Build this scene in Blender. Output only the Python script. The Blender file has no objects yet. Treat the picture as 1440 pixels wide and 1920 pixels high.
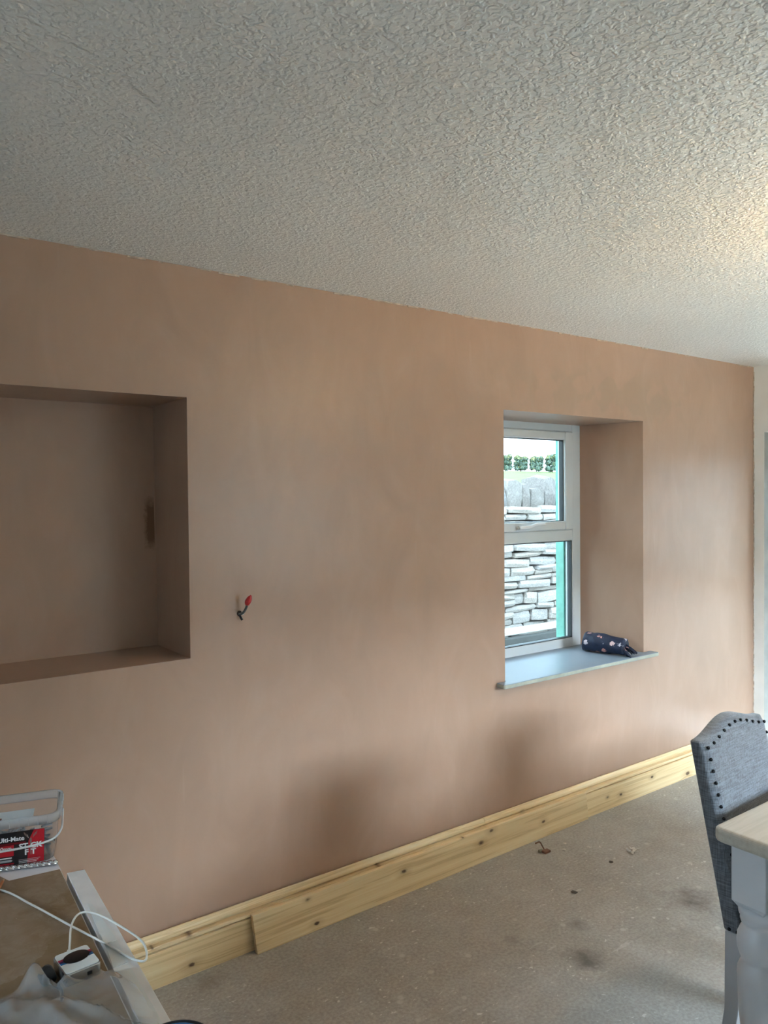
import bpy, bmesh, math, random
from mathutils import Vector, Matrix, noise as mnoise

# ------------------------------------------------------------------ camera
S = bpy.context.scene
C = S.collection
R = math.radians
YAW, PITCH, ROLL = R(36.433), R(-1.15), R(-0.53)
fw = Vector((math.sin(YAW)*math.cos(PITCH), math.cos(YAW)*math.cos(PITCH), math.sin(PITCH)))
rt = Vector((math.cos(YAW), -math.sin(YAW), 0)); up = rt.cross(fw)
rt2 = math.cos(ROLL)*rt + math.sin(ROLL)*up; up2 = -math.sin(ROLL)*rt + math.cos(ROLL)*up
cd = bpy.data.cameras.new('camera'); cam = bpy.data.objects.new('camera', cd); C.objects.link(cam)
cam.matrix_world = Matrix(((rt2.x, up2.x, -fw.x, 0), (rt2.y, up2.y, -fw.y, 0), (rt2.z, up2.z, -fw.z, 1.6), (0, 0, 0, 1)))
cd.sensor_fit = 'HORIZONTAL'; cd.sensor_width = 36; cd.lens = 36*1442/1440; cd.clip_start = .05; cd.clip_end = 1000
S.camera = cam

# ------------------------------------------------------------------ world, daylight, exposure
S.view_settings.view_transform = 'Standard'; S.view_settings.look = 'None'
S.view_settings.gamma = 1; S.view_settings.use_curve_mapping = False
S.view_settings.exposure = 1.75
S.cycles.max_bounces = 5; S.cycles.diffuse_bounces = 4; S.cycles.glossy_bounces = 2; S.cycles.transmission_bounces = 4; S.cycles.transparent_max_bounces = 12
S.cycles.caustics_reflective = False; S.cycles.caustics_refractive = False; S.cycles.use_adaptive_sampling = True; S.cycles.adaptive_threshold = .11; S.cycles.adaptive_min_samples = 20
S.cycles.sample_clamp_indirect = 6
W = bpy.data.worlds.new('overcast_sky'); S.world = W; W.use_nodes = True
wn = W.node_tree.nodes; wl = W.node_tree.links
bg = wn['Background']; bg.inputs[1].default_value = 2.3
tc = wn.new('ShaderNodeTexCoord'); nz = wn.new('ShaderNodeTexNoise'); nz.inputs['Scale'].default_value = 2.2; nz.inputs['Detail'].default_value = 5
cr = wn.new('ShaderNodeValToRGB'); cr.color_ramp.elements[0].position = .38; cr.color_ramp.elements[1].position = .66
cr.color_ramp.elements[0].color = (.55, .80, 1, 1); cr.color_ramp.elements[1].color = (.80, .93, 1, 1)
wl.new(tc.outputs['Generated'], nz.inputs['Vector']); wl.new(nz.outputs['Fac'], cr.inputs[0]); wl.new(cr.outputs[0], bg.inputs[0])

def area(name, loc, d, sx, sy, power, col):
    l = bpy.data.lights.new(name, 'AREA'); l.shape = 'RECTANGLE'; l.size = sx; l.size_y = sy; l.energy = power; l.color = col
    o = bpy.data.objects.new(name, l); C.objects.link(o); o.location = loc
    o.rotation_euler = Vector(d).to_track_quat('-Z', 'Z').to_euler()
    return o
area('daylight_south_sky', (3.1, -5.0, 4.7), (0, 1, -.3), 7, 4.4, 5200, (.70, .83, 1))
area('fill_light_west', (-6.0, .75, 4.7), (1, 0, -.3), 6, 4.4, 1200, (.70, .83, 1))  # added fill for the left side, shining in through the added west window
area('daylight_east_door', (5.12, 1.72, 1.1), (-1, 0, 0), 1.0, 1.75, 1.8, (.88, .94, 1))
area('upward_fill_south', (3.1, -2.7, -.05), (0, .45, 1), 3.2, 2.4, 420, (1, .85, .62))  # added fill to brighten the ceiling, standing in for light off unseen ground

for nm, lc, dr, sx, sy in (('sky_portal_north', (3.03, 2.93, 1.37), (0, -1, 0), .86, 1.25), ('sky_portal_south', (3.1, -1.2, 1.415), (0, 1, 0), 1.1, .93), ('sky_portal_west', (-2.3, .65, 1.5), (1, 0, 0), .7, 1.1), ('sky_portal_east', (5.0, 1.8165, 1.0), (-1, 0, 0), 1.19, 1.97)):
    area(nm, lc, dr, sx, sy, 1, (1, 1, 1)).data.cycles.is_portal = True

# ------------------------------------------------------------------ helpers
def empty(name, loc=(0, 0, 0), rz=0, parent=None):
    o = bpy.data.objects.new(name, None); C.objects.link(o); o.location = loc; o.rotation_euler = (0, 0, rz)
    o.empty_display_size = .05
    if parent: o.parent = parent
    return o
def tag(o, label=None, cat=None, group=None, kind=None):
    for k, v in (('label', label), ('category', cat), ('group', group), ('kind', kind)):
        if v: o[k] = v
    return o
def obj(name, bm, mats, parent=None, smooth=False, bevel=0, seg=2):
    me = bpy.data.meshes.new(name)
    bmesh.ops.recalc_face_normals(bm, faces=bm.faces[:]) if not getattr(obj, 'keep', False) else None
    bm.to_mesh(me); bm.free()
    for m in (mats if isinstance(mats, (list, tuple)) else [mats]): me.materials.append(m)
    if smooth:
        for p in me.polygons: p.use_smooth = True
    o = bpy.data.objects.new(name, me); C.objects.link(o)
    if parent: o.parent = parent
    if bevel:
        b = o.modifiers.new('bevel', 'BEVEL'); b.width = bevel; b.segments = seg; b.limit_method = 'ANGLE'; b.angle_limit = R(35)
    return o
def nb(): return bmesh.new()
def box(bm, x0, x1, y0, y1, z0, z1, mi=0):
    v = [bm.verts.new(p) for p in ((x0, y0, z0), (x1, y0, z0), (x1, y1, z0), (x0, y1, z0), (x0, y0, z1), (x1, y0, z1), (x1, y1, z1), (x0, y1, z1))]
    for f in ((0, 3, 2, 1), (4, 5, 6, 7), (0, 1, 5, 4), (1, 2, 6, 5), (2, 3, 7, 6), (3, 0, 4, 7)):
        q = bm.faces.new([v[i] for i in f]); q.material_index = mi
    return bm
def bx(*a): return box(nb(), *a)
def quad(bm, pts, mi=0):
    f = bm.faces.new([bm.verts.new(p) for p in pts]); f.material_index = mi; return f
def prism(bm, poly, axis, a, b):
    """extrude 2-D polygon along axis between a and b"""
    def P(u, v, t): return {'x': (t, u, v), 'y': (u, t, v), 'z': (u, v, t)}[axis]
    A = [bm.verts.new(P(u, v, a)) for u, v in poly]; B = [bm.verts.new(P(u, v, b)) for u, v in poly]
    n = len(poly); bm.faces.new(A); bm.faces.new(B[::-1])
    for i in range(n): bm.faces.new((A[i], A[(i+1) % n], B[(i+1) % n], B[i]))
    return bm
def lathe(bm, prof, n=28, c=(0, 0, 0), caps=True):
    rings = []
    for r, z in prof:
        rings.append([bm.verts.new((c[0]+r*math.cos(2*math.pi*i/n), c[1]+r*math.sin(2*math.pi*i/n), c[2]+z)) for i in range(n)])
    for a, b in zip(rings, rings[1:]):
        for i in range(n): bm.faces.new((a[i], a[(i+1) % n], b[(i+1) % n], b[i]))
    if caps:
        bm.faces.new(rings[0][::-1]); bm.faces.new(rings[-1])
    return bm
def catmull(pts, n=8):
    P = [Vector(p) for p in pts]; P = [2*P[0]-P[1]] + P + [2*P[-1]-P[-2]]; out = []
    for i in range(1, len(P)-2):
        for k in range(n):
            t = k/n; a, b, c, d = P[i-1:i+3]
            out.append(.5*((2*b)+(c-a)*t+(2*a-5*b+4*c-d)*t*t+(3*b-a-3*c+d)*t**3))
    out.append(P[-2]); return out
def tube(bm, path, r, n=10, caps=True):
    rr = r if callable(r) else (lambda t: r)
    rings = []; prev = None; m = len(path)
    for i, p in enumerate(path):
        t = (path[min(i+1, m-1)]-path[max(i-1, 0)]).normalized()
        if prev is None:
            a = t.cross(Vector((0, 0, 1)))
            if a.length < .1: a = t.cross(Vector((1, 0, 0)))
        else: a = prev-t*prev.dot(t)
        a.normalize(); prev = a; b = t.cross(a); q = rr(i/(m-1))
        rings.append([bm.verts.new(p+a*q*math.cos(2*math.pi*k/n)+b*q*math.sin(2*math.pi*k/n)) for k in range(n)])
    for A, B in zip(rings, rings[1:]):
        for k in range(n): bm.faces.new((A[k], A[(k+1) % n], B[(k+1) % n], B[k]))
    if caps: bm.faces.new(rings[0][::-1]); bm.faces.new(rings[-1])
    return bm

# ------------------------------------------------------------------ materials
class NT:
    def __init__(s, name):
        s.m = bpy.data.materials.new(name); s.m.use_nodes = True; s.t = s.m.node_tree; s.n = s.t.nodes; s.l = s.t.links
        s.b = s.n['Principled BSDF']; s.out = s.n['Material Output']
    def new(s, ty, **k):
        q = s.n.new(ty)
        for a, v in k.items(): setattr(q, a, v)
        return q
    def set(s, sock, v):
        if isinstance(v, bpy.types.NodeSocket): s.l.new(v, sock)
        elif isinstance(v, (tuple, list)) and len(v) == 3 and sock.type == 'RGBA': sock.default_value = (*v, 1)
        else: sock.default_value = v
    def co(s): 
        q = s.new('ShaderNodeTexCoord'); return q.outputs['Object']
    def map(s, v, sc=(1, 1, 1), loc=(0, 0, 0), rot=(0, 0, 0)):
        q = s.new('ShaderNodeMapping'); s.l.new(v, q.inputs[0]); q.inputs['Scale'].default_value = sc; q.inputs['Location'].default_value = loc; q.inputs['Rotation'].default_value = rot
        return q.outputs[0]
    def noise(s, v, scale, detail=4, rough=.55, dist=0):
        q = s.new('ShaderNodeTexNoise'); s.l.new(v, q.inputs['Vector']); q.inputs['Scale'].default_value = scale; q.inputs['Detail'].default_value = detail
        q.inputs['Roughness'].default_value = rough; q.inputs['Distortion'].default_value = dist; return q.outputs['Fac']
    def vor(s, v, scale, feature='F1', out='Distance', rnd=1):
        q = s.new('ShaderNodeTexVoronoi', feature=feature); s.l.new(v, q.inputs['Vector']); q.inputs['Scale'].default_value = scale; q.inputs['Randomness'].default_value = rnd
        return q.outputs[out]
    def math(s, op, a, b=0, c=0):
        q = s.new('ShaderNodeMath', operation=op)
        for i, v in enumerate((a, b, c)): s.set(q.inputs[i], v)
        return q.outputs[0]
    def ramp(s, f, *st, interp='LINEAR'):
        q = s.new('ShaderNodeValToRGB'); s.l.new(f, q.inputs[0]); e = q.color_ramp.elements; q.color_ramp.interpolation = interp
        while len(e) < len(st): e.new(.5)
        for el, (p, c) in zip(e, st): el.position = p; el.color = (*c, 1) if isinstance(c, (tuple, list)) else (c, c, c, 1)
        return q.outputs[0]
    def mix(s, f, a, b, mode='MIX'):
        q = s.new('ShaderNodeMix', data_type='RGBA', blend_type=mode); s.set(q.inputs[0], f); s.set(q.inputs[6], a); s.set(q.inputs[7], b); return q.outputs[2]
    def xyz(s, v):
        q = s.new('ShaderNodeSeparateXYZ'); s.l.new(v, q.inputs[0]); return q.outputs
    def bump(s, h, dist, strength=1, normal=None):
        q = s.new('ShaderNodeBump'); s.l.new(h, q.inputs['Height']); q.inputs['Distance'].default_value = dist; q.inputs['Strength'].default_value = strength
        if normal: s.l.new(normal, q.inputs['Normal'])
        s.l.new(q.outputs[0], s.b.inputs['Normal']); return q.outputs[0]
    def fin(s, col, rough=.5, metal=0, **k):
        s.set(s.b.inputs['Base Color'], col); s.set(s.b.inputs['Roughness'], rough); s.b.inputs['Metallic'].default_value = metal
        for a, v in k.items(): s.set(s.b.inputs[a.replace('_', ' ')], v)
        return s.m
def simple(name, col, rough=.5, metal=0, var=.08, scale=12, bump=0, **k):
    t = NT(name); c = t.co(); n = t.noise(c, scale, 2)
    d = tuple(max(0, x*(1-var)) for x in col); b = tuple(min(1, x*(1+var)) for x in col)
    if bump: t.bump(t.noise(c, scale*6, 4), bump, .6)
    return t.fin(t.ramp(n, (.3, d), (.7, b)), rough, metal, **k)

def m_plaster():
    t = NT('pink_plaster'); c = t.co()
    big = t.noise(c, 1.1, 2, .6, .4); trowel = t.noise(t.map(c, (1.2, 1.2, .55), rot=(0, .5, 0)), 5, 3, .6, 1.2); fine = t.noise(c, 55, 2, .65)
    col = t.ramp(big, (.3, (.39, .245, .17)), (.7, (.45, .288, .205)))
    col = t.mix(.35, col, t.ramp(trowel, (.3, (.375, .235, .163)), (.52, (.425, .272, .19)), (.72, (.47, .313, .23))))
    # blotchy half-dry patches above the window
    x, y, z = t.xyz(c)
    near = t.math('MULTIPLY', t.math('SMOOTH_MIN', t.math('SUBTRACT', 1, t.math('ABSOLUTE', t.math('MULTIPLY', t.math('SUBTRACT', x, 3.25), .9))), 1, .2),
                  t.math('SUBTRACT', 1, t.math('ABSOLUTE', t.math('MULTIPLY', t.math('SUBTRACT', z, 2.1), 5))))
    near = t.math('MULTIPLY', t.ramp(near, (.05, 0.0), (.5, 1.0)), t.math('LESS_THAN', t.math('ABSOLUTE', t.math('SUBTRACT', z, 2.1)), .2))
    near = t.math('MULTIPLY', near, t.math('LESS_THAN', t.math('ABSOLUTE', t.math('SUBTRACT', x, 3.25)), 1.1))
    pat = t.ramp(t.noise(c, 7, 1, .5, .8), (.47, 0.0), (.56, 1.0))
    col = t.mix(t.math('MULTIPLY', t.math('MULTIPLY', near, pat), .32), col, (.32, .235, .165))
    # brown damp stain in the corner of the niche
    st = t.math('MULTIPLY', t.ramp(t.math('ABSOLUTE', t.math('SUBTRACT', t.math('ADD', z, t.math('MULTIPLY', fine, .05)), 1.535)), (.06, 1.0), (.1, 0.0)),
                t.ramp(t.math('ADD', x, t.math('MULTIPLY', fine, .035)), (.0, 0.0), (.985, 0.0), (1.0, 1.0)))
    st = t.math('MULTIPLY', st, t.math('GREATER_THAN', y, 2.7))
    st = t.math('MULTIPLY', st, t.math('LESS_THAN', x, 1.006))
    col = t.mix(t.math('MULTIPLY', st, .8), col, (.13, .06, .022))
    # pale trowel scratches
    sc = t.ramp(t.noise(t.map(c, (14, 14, 1.1), rot=(0, .25, 0)), 2.2, 2, .4), (.77, 0.0), (.80, 1.0))
    col = t.mix(t.math('MULTIPLY', sc, .10), col, (.55, .42, .33))
    t.bump(t.math('ADD', t.math('MULTIPLY', trowel, 1.0), t.math('MULTIPLY', fine, .12)), .004, .35)
    return t.fin(col, t.math('ADD', .30, t.math('MULTIPLY', trowel, .08)), Specular_IOR_Level=.45)
def m_ceiling():
    t = NT('stippled_ceiling'); c = t.co()
    n1 = t.noise(c, 80, 1.5, .5, .3); n2 = t.noise(c, 140, 1, .5)
    h = t.math('ADD', t.ramp(n1, (.42, 0.0), (.62, 1.0)), t.math('MULTIPLY', n2, .35))
    t.bump(h, .005, .5)
    return t.fin(t.ramp(t.noise(c, 1.3, 1), (.3, (.76, .75, .72)), (.7, (.82, .815, .79))), .28, Specular_IOR_Level=.5)
def m_floor():
    t = NT('dusty_concrete_floor'); c = t.co()
    big = t.noise(c, 1.6, 3, .62, .3); mid = t.noise(c, 9, 3, .65); fine = t.noise(c, 90, 2, .6)
    col = t.ramp(big, (.28, (.28, .25, .215)), (.5, (.345, .315, .28)), (.72, (.40, .37, .34)))
    col = t.mix(.5, col, t.ramp(mid, (.3, (.25, .225, .195)), (.7, (.43, .40, .365))))
    col = t.mix(.3, col, t.ramp(fine, (.35, (.20, .18, .155)), (.65, (.50, .47, .43))))
    # paint and plaster flecks
    sel = t.noise(c, 2.4, 2); fn = t.noise(t.map(c, (1, 1.5, 1), rot=(0, 0, .4)), 42, 1.5, .5, .5)
    fl = t.math('MULTIPLY', t.ramp(fn, (.67, 0.0), (.72, 1.0)), t.ramp(sel, (.40, .05), (.56, 1.0)))
    col = t.mix(t.math('MULTIPLY', fl, .75), col, (.66, .63, .59))
    v2 = t.vor(t.map(c, (1, 1, 1), (.37, .11, 0)), 9); wob2 = t.math('ADD', v2, t.math('MULTIPLY', t.noise(c, 45), .16))
    col = t.mix(t.math('MULTIPLY', t.ramp(wob2, (.15, 1.0), (.2, 0.0)), .5), col, (.55, .52, .48))
    sk = t.ramp(t.noise(t.map(c, (1.6, 14, 1), rot=(0, 0, .5)), 2.4, 4), (.66, 0.0), (.7, 1.0))
    col = t.mix(t.math('MULTIPLY', sk, .35), col, (.56, .53, .50))
    # dirt stains with their own place
    x, y, z = t.xyz(c); nn = t.noise(c, 14, 3, .65)
    for (sx, sy, r, a, sc_) in ((2.74, 1.70, .17, .8, (.085, .055, .045)), (2.10, 1.70, .12, .75, (.07, .058, .05)), (1.02, 2.36, .10, .5, (.14, .085, .055)), (2.25, 1.86, .08, .5, (.09, .075, .06)), (1.98, 1.93, .06, .4, (.10, .085, .065))):
        d = t.math('SQRT', t.math('ADD', t.math('POWER', t.math('SUBTRACT', x, sx), 2), t.math('POWER', t.math('SUBTRACT', y, sy), 2)))
        k = t.ramp(t.math('SUBTRACT', t.math('ADD', t.math('MULTIPLY', d, 1/r*.5), t.math('MULTIPLY', nn, .8)), .2), (.15, 1.0), (.55, 0.0))
        col = t.mix(t.math('MULTIPLY', k, a), col, sc_)
    t.bump(t.math('ADD', mid, t.math('MULTIPLY', fine, .4)), .004, .35)
    return t.fin(col, t.math('ADD', .5, t.math('MULTIPLY', mid, .25)))
def m_pine(name, knots, tint=1.0, zc=.07):
    """pine: x along the board, z across; knots are (x, z, radius)"""
    t = NT(name); c = t.co(); x, y, z = t.xyz(c)
    zz = z; dark = None; ring = None; jit = t.math('SUBTRACT', t.noise(c, 120, 1), .5)
    for i, (kx, kz, r) in enumerate(knots):
        dx = t.math('MULTIPLY', t.math('SUBTRACT', x, kx), .55); dz = t.math('SUBTRACT', z, kz)
        d = t.math('SQRT', t.math('ADD', t.math('MULTIPLY', dx, dx), t.math('MULTIPLY', dz, dz)))
        d = t.math('ADD', d, t.math('MULTIPLY', jit, r*.5))
        k = t.ramp(d, (r*.75, 1.0), (r*1.15, 0.0)); dark = k if dark is None else t.math('MAXIMUM', dark, k)
        h = t.ramp(d, (r*.9, 1.0), (r*4, 0.0)); ring = h if ring is None else t.math('MAXIMUM', ring, h)
        zz = t.math('ADD', zz, t.math('MULTIPLY', t.ramp(d, (0, 1.0), (r*6, 0.0), interp='EASE'), r*1.2*(1 if i % 2 else -1)))
    q = t.new('ShaderNodeCombineXYZ'); t.l.new(x, q.inputs[0]); t.l.new(y, q.inputs[1]); t.l.new(zz, q.inputs[2])
    g = t.noise(t.map(q.outputs[0], (.9, 30, 38)), 1.6, 2.5, .6, .5); g2 = t.noise(t.map(q.outputs[0], (2.5, 120, 160)), 2.0, 1, .6)
    a, b, d_ = [tuple(v*tint for v in k) for k in ((.86, .69, .43), (.72, .50, .25), (.46, .27, .10))]
    col = t.ramp(g, (.3, a), (.55, b), (.62, d_), (.68, b))
    col = t.mix(.35, col, a); col = t.mix(t.math('MULTIPLY', g2, .35), col, b)
    if dark is not None:
        col = t.mix(t.math('MULTIPLY', ring, .35), col, (.36, .19, .07)); col = t.mix(t.math('MULTIPLY', dark, .92), col, (.085, .035, .015))
    t.bump(g2, .001, .3)
    return t.fin(col, .5)
def m_fabric(name, dark, light):
    t = NT(name); c = t.co()
    a = t.noise(t.map(c, (240, 240, 12)), 1.6, 3, .6); b = t.noise(t.map(c, (14, 14, 240)), 1.6, 3, .6)
    f = t.math('ADD', t.math('MULTIPLY', a, .5), t.math('MULTIPLY', b, .5))
    t.bump(f, .0015, .5)
    return t.fin(t.ramp(f, (.4, dark), (.62, light)), .85, Sheen_Weight=.25)
def m_stone(name, cols, hi=(.68, .63, .60), lc=.4):
    t = NT(name); c = t.co(); oi = t.new('ShaderNodeObjectInfo')
    r = t.ramp(oi.outputs['Random'], *[(i/(len(cols)-1), k) for i, k in enumerate(cols)])
    n = t.noise(c, 16, 3, .7); lich = t.ramp(t.noise(c, 6, 4), (.55, 0.0), (.68, 1.0))
    col = t.mix(.55, r, t.ramp(n, (.3, (.16, .145, .135)), (.62, hi)))
    col = t.mix(t.math('MULTIPLY', lich, lc), col, (.78, .76, .7))
    t.bump(t.noise(c, 28, 3, .7), .02, .8)
    return t.fin(col, .85)
def m_clear(name, tint=(.95, .97, 1), fog=.2, rough=.15, gloss=.12, fogcol=(.85, .87, .9), tl=.5):
    """thin clear sheet: transparent + a little milky diffuse + gloss by fresnel"""
    t = NT(name); n, l = t.n, t.l
    tr = t.new('ShaderNodeBsdfTransparent'); tr.inputs[0].default_value = (*tint, 1)
    df = t.new('ShaderNodeBsdfTranslucent'); df.inputs[0].default_value = (*fogcol, 1)
    d2 = t.new('ShaderNodeBsdfDiffuse'); d2.inputs[0].default_value = (*fogcol, 1)
    m0 = t.new('ShaderNodeMixShader'); m0.inputs[0].default_value = 1-tl; l.new(df.outputs[0], m0.inputs[1]); l.new(d2.outputs[0], m0.inputs[2])
    m1 = t.new('ShaderNodeMixShader'); m1.inputs[0].default_value = fog; l.new(tr.outputs[0], m1.inputs[1]); l.new(m0.outputs[0], m1.inputs[2])
    gl = t.new('ShaderNodeBsdfGlossy'); gl.inputs['Roughness'].default_value = rough; gl.inputs[0].default_value = (1, 1, 1, 1)
    fr = t.new('ShaderNodeLayerWeight'); fr.inputs[0].default_value = gloss
    m2 = t.new('ShaderNodeMixShader'); l.new(fr.outputs['Fresnel'], m2.inputs[0]); l.new(m1.outputs[0], m2.inputs[1]); l.new(gl.outputs[0], m2.inputs[2])
    l.new(m2.outputs[0], t.out.inputs[0]); t.n.remove(t.b)
    return t.m

PLASTER, CEIL, FLOOR = m_plaster(), m_ceiling(), m_floor()
WHITEWALL = simple('white_wall_paint', (.80, .80, .77), .55, var=.05, scale=5, bump=.001)
DOORWHITE = simple('door_gloss_paint', (.62, .60, .55), .35, var=.03)
UPVC = simple('white_upvc', (.66, .70, .72), .28, var=.02)
BLACKRUB = simple('black_gasket_rubber', (.012, .014, .018), .45)
GLASS = m_clear('window_glass', (.93, .97, .97), .0, .02, .1)
MINT = simple('mint_green_masonry_paint', (.17, .40, .33), .7, var=.12, scale=18, bump=.003)
SILL = simple('pale_sill_board', (.225, .27, .32), .38, var=.04, scale=6)
SILLEDGE = simple('grey_green_sill_edge', (.36, .37, .30), .55, var=.12, scale=20)

# ------------------------------------------------------------------ room shell
XW, XE, YS, YN, ZC = -2.0, 4.685, -0.9, 2.48, 2.38
NX0, NX1, NZ0, NZ1, ND = -.25, 1.01, 1.058, 1.94, .325          # niche
WX0, WX1, WZ0, WZ1 = 2.507, 3.55, .735, 1.988                    # window opening, room side
BX0, BX1, BY = 2.60, 3.46, 2.83                                  # window opening at the frame
bm = nb()
xs = [XW, NX0, NX1, WX0, WX1, XE]; zs = [0, WZ0, NZ0, NZ1, WZ1, ZC]
def grid_wall(bm, xs, zs, y, hole, sub=1):
    for i in range(len(xs)-1):
        for k in range(len(zs)-1):
            if hole((xs[i]+xs[i+1])/2, (zs[k]+zs[k+1])/2): continue
            quad(bm, ((xs[i], y, zs[k]), (xs[i+1], y, zs[k]), (xs[i+1], y, zs[k+1]), (xs[i], y, zs[k+1])))
grid_wall(bm, xs, zs, YN, lambda x, z: (NX0 < x < NX1 and NZ0 < z < NZ1) or (WX0 < x < WX1 and WZ0 < z < WZ1))
nbk = YN+ND
quad(bm, ((NX0, nbk, NZ0), (NX1, nbk-.02, NZ0), (NX1, nbk, NZ1), (NX0, nbk, NZ1)))
quad(bm, ((NX1, YN, NZ0), (NX1, nbk-.02, NZ0), (NX1, nbk, NZ1), (NX1, YN, NZ1)))
quad(bm, ((NX0, YN, NZ0), (NX0, nbk, NZ0), (NX0, nbk, NZ1), (NX0, YN, NZ1)))
quad(bm, ((NX0, YN, NZ0), (NX1, YN, NZ0), (NX1, nbk-.02, NZ0), (NX0, nbk, NZ0)))
quad(bm, ((NX0, YN, NZ1), (NX1, YN, NZ1), (NX1, nbk, NZ1), (NX0, nbk, NZ1)))
quad(bm, ((WX1, YN, WZ0), (BX1, BY+.02, WZ0), (BX1, BY+.02, WZ1), (WX1, YN, WZ1)))
quad(bm, ((WX0, YN, WZ0), (BX0, BY+.02, WZ0), (BX0, BY+.02, WZ1), (WX0, YN, WZ1)))
quad(bm, ((WX0, YN, WZ1), (WX1, YN, WZ1), (BX1, BY+.02, WZ1), (BX0, BY+.02, WZ1)))
quad(bm, ((WX0, YN, WZ0), (WX1, YN, WZ0), (BX1, BY+.02, WZ0), (BX0, BY+.02, WZ0)))
bmesh.ops.remove_doubles(bm, verts=bm.verts[:], dist=1e-5)
tag(obj('wall_north', bm, PLASTER), kind='structure')
# ragged plaster edge where the pink plaster meets the white wall and the ceiling
RAG = simple('crumbly_plaster_edge', (.50, .40, .32), .9, var=.3, scale=40)
rnd = random.Random(4); bm = nb(); z = .2; lft = []
while z < 2.37:
    lft.append((XE-.003-rnd.random()*.004, z)); z += .008+rnd.random()*.03
poly = [(XE-.0005, 2.37), (XE-.0005, .2)]
for (x0, z0), (x1, z1) in zip(lft, lft[1:]):
    box(bm, x0-.002*rnd.random(), XE-.0004, YN-.003-.003*rnd.random(), YN-.0003, z0, z1)
tag(obj('trim_1', bm, RAG), kind='structure')
bm = nb(); x = -1
while x < XE-.02:
    w = .01+rnd.random()*.05
    if rnd.random() < .45: box(bm, x, x+w, YN-.002-.003*rnd.random(), YN-.0003, ZC-.003-.004*rnd.random(), ZC-.0003)
    x += w
tag(obj('trim_2', bm, RAG), kind='structure')
# outer leaf of the wall, mint reveal
bm = nb()
for a in ((XW, 2.68, 2.885, 2.95, -.2, 3.0), (3.385, 6.2, 2.885, 2.94, -.2, 3.0), (2.68, 3.385, 2.885, 2.94, 1.965, 3.0), (2.68, 3.385, 2.885, 2.96, -.2, .765)):
    box(bm, *a)
bm.normal_update()
for f in bm.faces:
    if f.normal.y > .9: f.material_index = 1
tag(obj('wall_outside', bm, [MINT, simple('white_outside_render', (.75, .75, .73), .8)]), kind='structure')

tag(obj('floor', box(nb(), XW, XE, YS, YN, -.1, 0), FLOOR), kind='structure')
tag(obj('ceiling', box(nb(), XW-.3, XE+.5, YS-.4, YN+.5, ZC, ZC+.1), CEIL), kind='structure')
VY0, VY1 = .30, 1.0
bm = nb()
for a in ((XW-.28, XW, YS, VY0, 0, ZC), (XW-.28, XW, VY1, YN, 0, ZC), (XW-.28, XW, VY0, VY1, 0, .95), (XW-.28, XW, VY0, VY1, 2.05, ZC)): box(bm, *a)
tag(obj('wall_west', bm, WHITEWALL), kind='structure')
w3 = tag(empty('fill_window_west', (XW-.2, VY0, .95)), kind='structure'); v_ = VY1-VY0  # unseen west window, added to let in the fill light
bm = nb()
for a in ((0, .06, 0, .06, 0, 1.1), (0, .06, v_-.06, v_, 0, 1.1), (0, .06, .06, v_-.06, 0, .06), (0, .06, .06, v_-.06, 1.04, 1.1), (0, .06, v_/2-.03, v_/2+.03, .06, 1.04)): box(bm, *a)
obj('window_frame', bm, UPVC, w3, bevel=.004)
for k in (0, 1): obj('pane', bx(.028, .032, .06+k*(v_/2-.03), v_/2-.03+k*(v_/2-.03), .06, 1.04), GLASS, w3)
# south wall with the window behind the camera
SX0, SX1, SZ0, SZ1 = 2.55, 3.65, .95, 1.88
bm = nb()
for a in ((XW, SX0, YS-.28, YS, 0, ZC), (SX1, XE, YS-.28, YS, 0, ZC), (SX0, SX1, YS-.28, YS, 0, SZ0), (SX0, SX1, YS-.28, YS, SZ1, ZC)): box(bm, *a)
tag(obj('wall_south', bm, WHITEWALL), kind='structure')
w2 = tag(empty('window_2', (SX0, YS-.2, SZ0)), kind='structure'); w_, h_ = SX1-SX0, SZ1-SZ0
bm = nb()
for a in ((0, .06, 0, .06, 0, h_), (w_-.06, w_, 0, .06, 0, h_), (.06, w_-.06, 0, .06, 0, .06), (.06, w_-.06, 0, .06, h_-.06, h_), (w_/2-.03, w_/2+.03, 0, .06, .06, h_-.06)): box(bm, *a)
obj('window_frame', bm, UPVC, w2, bevel=.004)
for k in (0, 1): obj('pane', bx(.06+k*(w_/2-.03), w_/2-.03+k*(w_/2-.03), .028, .032, .06, h_-.06), GLASS, w2)
# east wall with the glazed door
DY0, DY1, DZ1 = 1.22, 2.413, 1.974
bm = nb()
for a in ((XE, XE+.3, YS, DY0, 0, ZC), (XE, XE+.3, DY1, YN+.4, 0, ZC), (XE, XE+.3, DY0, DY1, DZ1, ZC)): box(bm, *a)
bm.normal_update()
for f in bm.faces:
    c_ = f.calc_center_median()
    if abs(f.normal.y) > .9 and DY0-.01 < c_.y < DY1+.01: f.material_index = 1  # darker grey puts the shade of the door reveal into its colour
tag(obj('wall_east', bm, [WHITEWALL, simple('shaded_reveal_grey', (.33, .32, .29), .6)]), kind='structure')
d1 = tag(empty('door_1', (XE+.2, DY0, 0)), kind='structure'); dw = DY1-DY0
bm = nb()
for a in ((0, .08, 0, .06, 0, DZ1), (0, .08, dw-.06, dw, 0, DZ1), (0, .08, .06, dw-.06, DZ1-.05, DZ1)): box(bm, *a)
obj('door_frame', bm, DOORWHITE, d1, bevel=.004)
bm = nb()
for a in ((.02, .065, .065, .175, .01, DZ1-.055), (.02, .065, dw-.175, dw-.065, .01, DZ1-.055), (.02, .065, .175, dw-.175, .01, .25), (.02, .065, .175, dw-.175, DZ1-.165, DZ1-.055), (.02, .065, .175, dw-.175, .95, 1.03)): box(bm, *a)
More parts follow.
